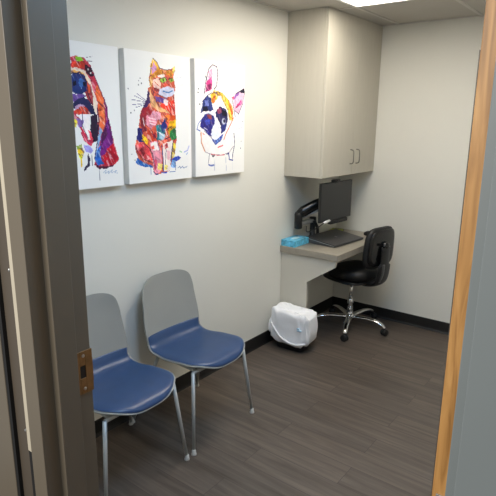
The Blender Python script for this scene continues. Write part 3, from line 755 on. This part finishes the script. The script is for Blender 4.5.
  ((228,78,28),[(0.645,0.53),(0.745,0.532),(0.736,0.495),(0.653,0.478)]),
  ((26,120,60),[(0.649,0.406),(0.738,0.434),(0.745,0.348),(0.672,0.322),(0.632,0.36)]),
  ((250,120,40),[(0.549,0.53),(0.645,0.53),(0.623,0.471),(0.57,0.483)]),
  ((20,20,50),[(0.602,0.416),(0.666,0.44)],0.01),
  ((20,20,50),[(0.562,0.337),(0.636,0.355)],0.01),
  ((20,30,110),[(0.502,0.284),(0.515,0.18),(0.517,0.079)],0.014),
  ((240,240,235),[(0.443,0.4),(0.54,0.363)],0.012),
  ((222,202,60),[(0.683,0.309),(0.738,0.299),(0.709,0.184),(0.653,0.178)]),
  ((20,30,100),[(0.689,0.312),(0.66,0.226),(0.643,0.163)],0.014),
  ((20,30,100),[(0.362,0.083),(0.394,0.058),(0.432,0.058)],0.012),
  ((20,60,190),[(0.487,0.068),(0.568,0.064)],0.014),
  ((60,100,170),[(0.321,0.12),(0.323,0.061)],0.008),
  ((60,80,150),[(0.721,0.143),(0.719,0.079)],0.007),
  ((60,100,170),[(0.621,0.067),(0.711,0.067)],0.01),
  ((75,70,130),[(0.074,0.639),(0.274,0.623)],0.006),
  ((75,70,130),[(0.083,0.6),(0.274,0.614)],0.006),
  ((75,70,130),[(0.113,0.669),(0.27,0.632)],0.006),
  ((75,70,130),[(0.157,0.684),(0.279,0.637)],0.006),
  ((75,70,130),[(0.13,0.582),(0.274,0.606)],0.006),
  ((50,50,70),[(0.185,0.78),(0.189,0.782)],0.011),
  ((50,50,70),[(0.179,0.75),(0.183,0.75)],0.011),
  ((50,50,70),[(0.034,0.716),(0.036,0.716)],0.011),
  ((50,50,70),[(0.206,0.799),(0.211,0.799)],0.011),
  ((50,50,70),[(0.109,0.559),(0.113,0.559)],0.011),
  ((50,50,70),[(0.057,0.541),(0.062,0.541)],0.011),
  ((50,50,70),[(0.223,0.762),(0.228,0.762)],0.011),
  ((50,50,70),[(-0.019,0.244),(-0.015,0.244)],0.009),
  ((50,50,70),[(0.045,0.23),(0.049,0.23)],0.009),
  ((50,50,70),[(-0.011,0.468),(-0.006,0.468)],0.009),
  ((50,50,70),[(0.089,0.183),(0.094,0.183)],0.009),
  ((200,200,215),[(0.753,0.823),(0.8,0.832)],0.006),
  ((200,200,215),[(0.813,0.831),(0.86,0.84)],0.006),
  ((200,200,215),[(0.834,0.771),(0.881,0.78)],0.006),
  ((150,200,160),[(0.798,0.235),(0.828,0.226)],0.014),
  ((160,170,225),[(0.872,0.224),(0.934,0.238),(0.962,0.275)],0.014),
  ((110,150,210),[(0.913,0.204),(0.938,0.218)],0.01),
  ((80,110,160),[(0.764,0.094),(0.798,0.11),(0.802,0.089),(0.845,0.105),(0.855,0.089),(0.923,0.1)],0.008),
  ((60,30,70),[(0.404,0.957),(0.466,0.93),(0.502,0.886),(0.611,0.881),(0.691,0.89)],0.008),
  ((70,30,60),[(0.381,0.915),(0.36,0.845),(0.338,0.788),(0.383,0.74),(0.402,0.669),(0.474,0.597)],0.007),
  ((60,24,60),[(0.296,0.645),(0.243,0.59),(0.185,0.505)],0.007),
  ((70,30,50),[(0.545,0.866),(0.553,0.837)],0.006),
  ((70,30,50),[(0.583,0.871),(0.585,0.841)],0.006),
  ((90,40,60),[(0.611,0.801),(0.632,0.788)],0.007),
  ((200,60,40),[(0.421,0.782),(0.483,0.752)],0.008),
  ((40,16,50),[(0.172,0.412),(0.234,0.308),(0.323,0.264),(0.368,0.174)],0.009),
  ((60,20,60),[(0.332,0.423),(0.432,0.334),(0.466,0.248)],0.008),
  ((30,20,70),[(0.432,0.334),(0.479,0.458)],0.008),
  ((30,20,60),[(0.74,0.348),(0.689,0.312),(0.649,0.201)],0.008),
  ((60,20,40),[(0.111,0.293),(0.132,0.245),(0.204,0.19),(0.315,0.16)],0.007),
  ((235,235,235),[(0.228,0.504),(0.245,0.446)],0.01),
  ((250,240,230),[(0.566,0.416),(0.594,0.363)],0.01),
  ((30,20,60),[(0.355,0.233),(0.379,0.125)],0.007),
  ((30,20,60),[(0.57,0.253),(0.551,0.129)],0.007),
 ],
 3: [
  ((243,240,238),[(0.098,0.392),(0.106,0.29),(0.191,0.212),(0.262,0.192),(0.247,0.11),(0.313,0.088),(0.334,0.156),(0.532,0.178),(0.647,0.187),(0.657,0.126),(0.749,0.123),(0.76,0.229),(0.785,0.363),(0.723,0.473),(0.736,0.565),(0.666,0.694),(0.481,0.746),(0.302,0.728),(0.14,0.657),(0.072,0.513)]),
  ((240,226,232),[(0.172,0.718),(0.217,0.845),(0.268,0.935),(0.343,0.972),(0.421,0.955),(0.436,0.89),(0.409,0.788),(0.368,0.761)]),
  ((216,58,130),[(0.219,0.819),(0.279,0.871),(0.323,0.868),(0.317,0.759),(0.198,0.73)]),
  ((245,170,200),[(0.255,0.912),(0.33,0.939),(0.334,0.874),(0.253,0.847)]),
  ((120,30,80),[(0.253,0.798),(0.302,0.811),(0.311,0.767),(0.251,0.758)]),
  ((236,190,216),[(0.736,0.684),(0.804,0.744),(0.981,0.792),(1.006,0.738),(0.949,0.64),(0.864,0.554),(0.779,0.578),(0.749,0.626)]),
  ((24,18,40),[(0.866,0.756),(0.985,0.792),(1.0,0.753),(0.923,0.746)]),
  ((212,58,120),[(0.796,0.62),(0.926,0.691),(0.938,0.652),(0.806,0.597)]),
  ((140,90,170),[(0.749,0.695),(0.811,0.744),(0.904,0.765),(0.791,0.685)]),
  ((225,60,90),[(0.717,0.695),(0.766,0.719),(0.762,0.673)]),
  ((246,186,40),[(0.277,0.713),(0.377,0.755),(0.532,0.736),(0.666,0.67),(0.743,0.612),(0.745,0.493),(0.668,0.498),(0.634,0.587),(0.506,0.689),(0.402,0.675),(0.326,0.636)]),
  ((248,225,120),[(0.564,0.691),(0.64,0.634),(0.668,0.565),(0.613,0.611)]),
  ((232,92,40),[(0.626,0.692),(0.711,0.636),(0.738,0.565),(0.728,0.498),(0.7,0.565),(0.655,0.646)]),
  ((225,110,40),[(0.313,0.684),(0.389,0.719),(0.377,0.651),(0.33,0.637)]),
  ((247,242,238),[(0.44,0.71),(0.511,0.7),(0.445,0.618),(0.394,0.569),(0.345,0.591),(0.402,0.663)]),
  ((30,44,110),[(0.132,0.651),(0.226,0.701),(0.306,0.684),(0.317,0.627),(0.355,0.581),(0.274,0.568),(0.174,0.575),(0.106,0.551)]),
  ((110,120,190),[(0.177,0.658),(0.251,0.67),(0.262,0.615),(0.187,0.62)]),
  ((10,12,40),[(0.138,0.612),(0.226,0.609),(0.249,0.575),(0.138,0.568)]),
  ((30,28,80),[(0.387,0.569),(0.479,0.617),(0.591,0.6),(0.632,0.553),(0.634,0.493),(0.623,0.47),(0.532,0.398),(0.466,0.468),(0.4,0.526)]),
  ((150,60,90),[(0.415,0.584),(0.491,0.608),(0.519,0.562),(0.44,0.55)]),
  ((12,12,30),[(0.506,0.585),(0.6,0.581),(0.613,0.529),(0.532,0.539)]),
  ((26,26,115),[(0.106,0.487),(0.168,0.538),(0.274,0.568),(0.374,0.539),(0.391,0.471),(0.313,0.413),(0.3,0.342),(0.17,0.403),(0.094,0.434)]),
  ((155,64,66),[(0.219,0.541),(0.313,0.545),(0.309,0.501),(0.247,0.508)]),
  ((60,75,180),[(0.172,0.493),(0.272,0.505),(0.272,0.459),(0.196,0.447)]),
  ((220,215,235),[(0.166,0.428),(0.221,0.412)],0.01),
  ((226,236,248),[(0.387,0.495),(0.468,0.471),(0.472,0.401),(0.44,0.328),(0.347,0.318),(0.291,0.367),(0.328,0.425)]),
  ((244,244,248),[(0.077,0.495),(0.138,0.548),(0.249,0.565),(0.364,0.539),(0.389,0.492)],0.03),
  ((28,60,170),[(0.311,0.334),(0.398,0.319),(0.479,0.354),(0.543,0.367),(0.5,0.316),(0.387,0.273),(0.332,0.303)]),
  ((120,160,230),[(0.413,0.325),(0.464,0.342),(0.472,0.318),(0.411,0.296)]),
  ((30,40,110),[(0.483,0.437),(0.626,0.478),(0.585,0.401),(0.504,0.366)]),
  ((226,232,246),[(0.551,0.487),(0.555,0.484)],0.075),
  ((30,26,60),[(0.562,0.489),(0.566,0.487)],0.045),
  ((90,120,190),[(0.03,0.412),(0.055,0.459),(0.104,0.492)],0.012),
  ((60,80,170),[(0.045,0.412),(0.087,0.401)],0.014),
  ((243,165,110),[(0.106,0.386),(0.111,0.3),(0.172,0.224)],0.02),
  ((225,100,60),[(0.14,0.38),(0.166,0.368)],0.01),
  ((120,100,130),[(0.098,0.38),(0.104,0.296),(0.187,0.214),(0.315,0.187),(0.532,0.178),(0.668,0.199),(0.753,0.253)],0.007),
  ((228,90,60),[(0.757,0.52),(0.685,0.449),(0.6,0.376),(0.553,0.318)],0.014),
  ((250,190,60),[(0.679,0.544),(0.7,0.496)],0.012),
  ((24,30,80),[(0.768,0.376),(0.783,0.302),(0.777,0.253),(0.743,0.18),(0.736,0.128)],0.012),
  ((30,50,140),[(0.657,0.195),(0.668,0.132),(0.743,0.122)],0.016),
  ((222,80,90),[(0.434,0.251),(0.536,0.267)],0.016),
  ((205,60,80),[(0.294,0.193),(0.436,0.178),(0.564,0.18)],0.01),
  ((24,18,40),[(0.304,0.183),(0.377,0.178),(0.323,0.155)]),
  ((60,50,80),[(0.262,0.193),(0.24,0.11)],0.008),
  ((70,90,170),[(0.247,0.098),(0.291,0.089),(0.349,0.091)],0.018),
  ((30,30,70),[(0.602,0.184),(0.651,0.187)],0.01),
  ((140,150,190),[(0.366,0.137),(0.364,0.042)],0.006),
  ((140,150,190),[(0.591,0.172),(0.609,0.012)],0.006),
  ((140,150,190),[(0.734,0.108),(0.734,0.031)],0.006),
  ((40,24,50),[(0.172,0.722),(0.209,0.835),(0.262,0.933),(0.334,0.97),(0.417,0.957),(0.436,0.892),(0.409,0.793)],0.012),
  ((40,24,50),[(0.198,0.866),(0.223,0.841)],0.014),
  ((20,14,30),[(0.364,0.765),(0.402,0.788)],0.014),
  ((50,30,60),[(0.728,0.684),(0.772,0.578),(0.794,0.53)],0.01),
  ((120,110,130),[(0.994,0.727),(0.943,0.634),(0.849,0.536)],0.005),
  ((30,30,50),[(0.064,0.758),(0.068,0.758)],0.016),
  ((30,30,50),[(0.057,0.725),(0.062,0.725)],0.016),
  ((30,30,50),[(0.083,0.629),(0.089,0.629)],0.016),
  ((60,70,110),[(0.957,0.486),(0.964,0.486)],0.012),
  ((60,70,110),[(0.926,0.3),(0.932,0.3)],0.012),
  ((60,70,110),[(0.913,0.232),(0.919,0.232)],0.012),
  ((190,190,210),[(0.794,0.412),(0.953,0.429)],0.005),
  ((40,24,60),[(0.132,0.651),(0.226,0.703),(0.302,0.728),(0.481,0.743)],0.008),
  ((60,30,40),[(0.506,0.695),(0.64,0.587),(0.672,0.498)],0.007),
  ((30,20,60),[(0.791,0.584),(0.87,0.556),(0.955,0.648)],0.009),
  ((20,16,40),[(0.804,0.738),(0.981,0.79),(1.0,0.738)],0.012),
  ((40,50,130),[(0.3,0.342),(0.385,0.275),(0.504,0.321)],0.009),
  ((30,30,90),[(0.17,0.4),(0.309,0.337)],0.008),
 ],
}

def paint(n, nu, nv, seed):
    u, v = np.meshgrid((np.arange(nu)+.5)/nu, (np.arange(nv)+.5)/nv)
    rng = np.random.RandomState(seed)
    def vn(f):                      # smooth value noise
        g = rng.rand(int(f*1.43)+3, f+3)
        x = u*f; y = v*f*1.43; xi = x.astype(int); yi = y.astype(int); fx = x-xi; fy = y-yi
        fx = fx*fx*(3-2*fx); fy = fy*fy*(3-2*fy)
        return (g[yi,xi]*(1-fx)+g[yi,xi+1]*fx)*(1-fy)+(g[yi+1,xi]*(1-fx)+g[yi+1,xi+1]*fx)*fy
    def st(fa, fb, ang):            # brush streaks
        g = rng.rand(200, 200)
        x = (u*math.cos(ang)+v*1.43*math.sin(ang))*fa+40; y = (-u*math.sin(ang)+v*1.43*math.cos(ang))*fb+40
        y = y+vn(8)*2
        xi = x.astype(int) % 199; yi = y.astype(int) % 199; fx = x-np.floor(x); fy = y-np.floor(y); fy = fy*fy*(3-2*fy)
        return (g[yi,xi]*(1-fx)+g[yi,xi+1]*fx)*(1-fy)+(g[yi+1,xi]*(1-fx)+g[yi+1,xi+1]*fx)*fy
    uu = u + (vn(22)-.5)*.013 + (vn(50)-.5)*.010; vv = v + ((vn(22)-.5)*.013 + (vn(50)-.5)*.010)*.7
    img = np.ones((nv, nu, 3))*np.array((238, 237, 234.))
    asp = .673/.47
    for it in ART[n]:
        col = np.array(it[0], float); P = it[1]
        if len(it) == 2:
            ins = np.zeros(u.shape, bool); m = len(P); j = m-1
            for i in range(m):
                (xi, yi), (xj, yj) = P[i], P[j]
                if yi != yj:
                    c = ((yi > vv) != (yj > vv)) & (uu < (xj-xi)*(vv-yi)/(yj-yi)+xi); ins ^= c
                j = i
            sat = (col.max()-col.min())/255
            sh = 1 + ((vn(9)-.5)*.42 + (vn(34)-.5)*.40)*(sat+.08)
            c = np.clip(col*sh[..., None] + (sh[..., None]-1)*30, 0, 255)
            wh = np.clip((st(70, 16, .5)-.66)*6, 0, 1)[..., None]*.6*min(1, sat*1.3)
            dk = np.clip((st(80, 18, .9)-.70)*7, 0, 1)[..., None]*.65*min(1, sat*1.3)
            c = c*(1-wh) + np.array((250, 242, 238.))*wh
            c = c*(1-dk) + np.array((60, 20, 60.))*dk
            img[ins] = img[ins]*.06 + c[ins]*.94
        else:
            w = it[2]/2
            dm = np.full(u.shape, 9.)
            for (x0, y0), (x1, y1) in zip(P[:-1], P[1:]):
                dx, dy = x1-x0, (y1-y0)*asp; L = max(dx*dx+dy*dy, 1e-9)
                t = np.clip(((u-x0)*dx+(v-y0)*asp*dy)/L, 0, 1)
                dm = np.minimum(dm, np.hypot(u-x0-t*dx, (v-y0)*asp-t*dy))
            al = np.clip((w*1.25-dm)/(w*.5), 0, 1)[..., None]*.9
            img = img*(1-al)+col*al
    return img
def canvas(n, y0, label):
    W_, Hh, T, Z0 = .47, .673, .04, 1.36
    c = thing('canvas_print', label, 'picture', (0, y0, Z0), 0, 'pet paintings on the left wall')
    bm = bmesh.new(); box(bm, .0005, T-.0006, 0, W_, 0, Hh); link('stretched_canvas', bm, M['canvas'], c, bevel=.003)
    nu, nv = 120, 172
    img = paint(n, nu, nv, 11*n)/255.
    l = np.where(img <= .04045, img/12.92, ((img+.055)/1.055)**2.4)
    xs = np.linspace(.0015, W_-.0015, nu+1); zs = np.linspace(.0015, Hh-.0015, nv+1)
    verts = [(T, a, b) for b in zs for a in xs]
    faces = [(j*(nu+1)+i, j*(nu+1)+i+1, (j+1)*(nu+1)+i+1, (j+1)*(nu+1)+i) for j in range(nv) for i in range(nu)]
    me = bpy.data.meshes.new('painted_face'); me.from_pydata(verts, [], faces)
    at = me.color_attributes.new('paint', 'FLOAT_COLOR', 'CORNER')
    colr = np.ones((nv*nu, 4, 4), np.float32); colr[:, :, :3] = l.reshape(-1, 1, 3)
    at.data.foreach_set('color', colr.ravel())
    me.materials.append(M['print']); o = bpy.data.objects.new('painted_face', me); COL.objects.link(o); o.parent = c
    return c
canvas(1, 1.265, 'canvas with a multicoloured hound face and drooping red ear')
canvas(2, 1.771, 'canvas with a multicoloured sitting cat on white')
canvas(3, 2.275, 'canvas with a multicoloured bulldog with pink upright ears')

# ------------------------------------------------------------------ light
def area(name, loc, rot, sx, sy, energy, color):
    l = bpy.data.lights.new(name, 'AREA'); l.shape = 'RECTANGLE'; l.size = sx; l.size_y = sy; l.energy = energy; l.color = color
    o = bpy.data.objects.new(name, l); COL.objects.link(o); o.location = loc; o.rotation_euler = rot; return o
area('corridor_lamp', (.7, -1.5, 2.3), (math.radians(56), 0, math.radians(-14)), 1.4, .8, 85, (1.0, .95, .88))
area('room_lamp', (1.45, 1.35, 2.425), (0, 0, 0), .6, .6, 27, (.44, .68, 1.0))
w = bpy.data.worlds.new('world'); bpy.context.scene.world = w; w.use_nodes = True
bg = w.node_tree.nodes['Background']; bg.inputs['Color'].default_value = (.90, .95, 1.0, 1); bg.inputs['Strength'].default_value = .34

# ------------------------------------------------------------------ camera
cam = bpy.data.cameras.new('camera'); co = bpy.data.objects.new('camera', cam); COL.objects.link(co)
F, PITCH, YAW, ROLL = 517.6, .2390, -.6523, .0106
cam.sensor_fit = 'HORIZONTAL'; cam.sensor_width = 36; cam.lens = 36*F/496; cam.clip_start = .02
cp, sp_, cy, sy = math.cos(PITCH), math.sin(PITCH), math.cos(YAW), math.sin(YAW)
fw = Vector((sy*cp, cy*cp, -sp_)); r = Vector((cy, -sy, 0)); u = r.cross(fw)
r2 = r*math.cos(ROLL)+u*math.sin(ROLL); u2 = u*math.cos(ROLL)-r*math.sin(ROLL)
mw = Matrix((r2, u2, -fw)).transposed().to_4x4(); mw.translation = Vector((2.1759, 0, 1.6849))
co.matrix_world = mw
sc = bpy.context.scene; sc.camera = co
sc.view_settings.view_transform = 'Standard'; sc.view_settings.look = 'None'; sc.view_settings.exposure = 0.0
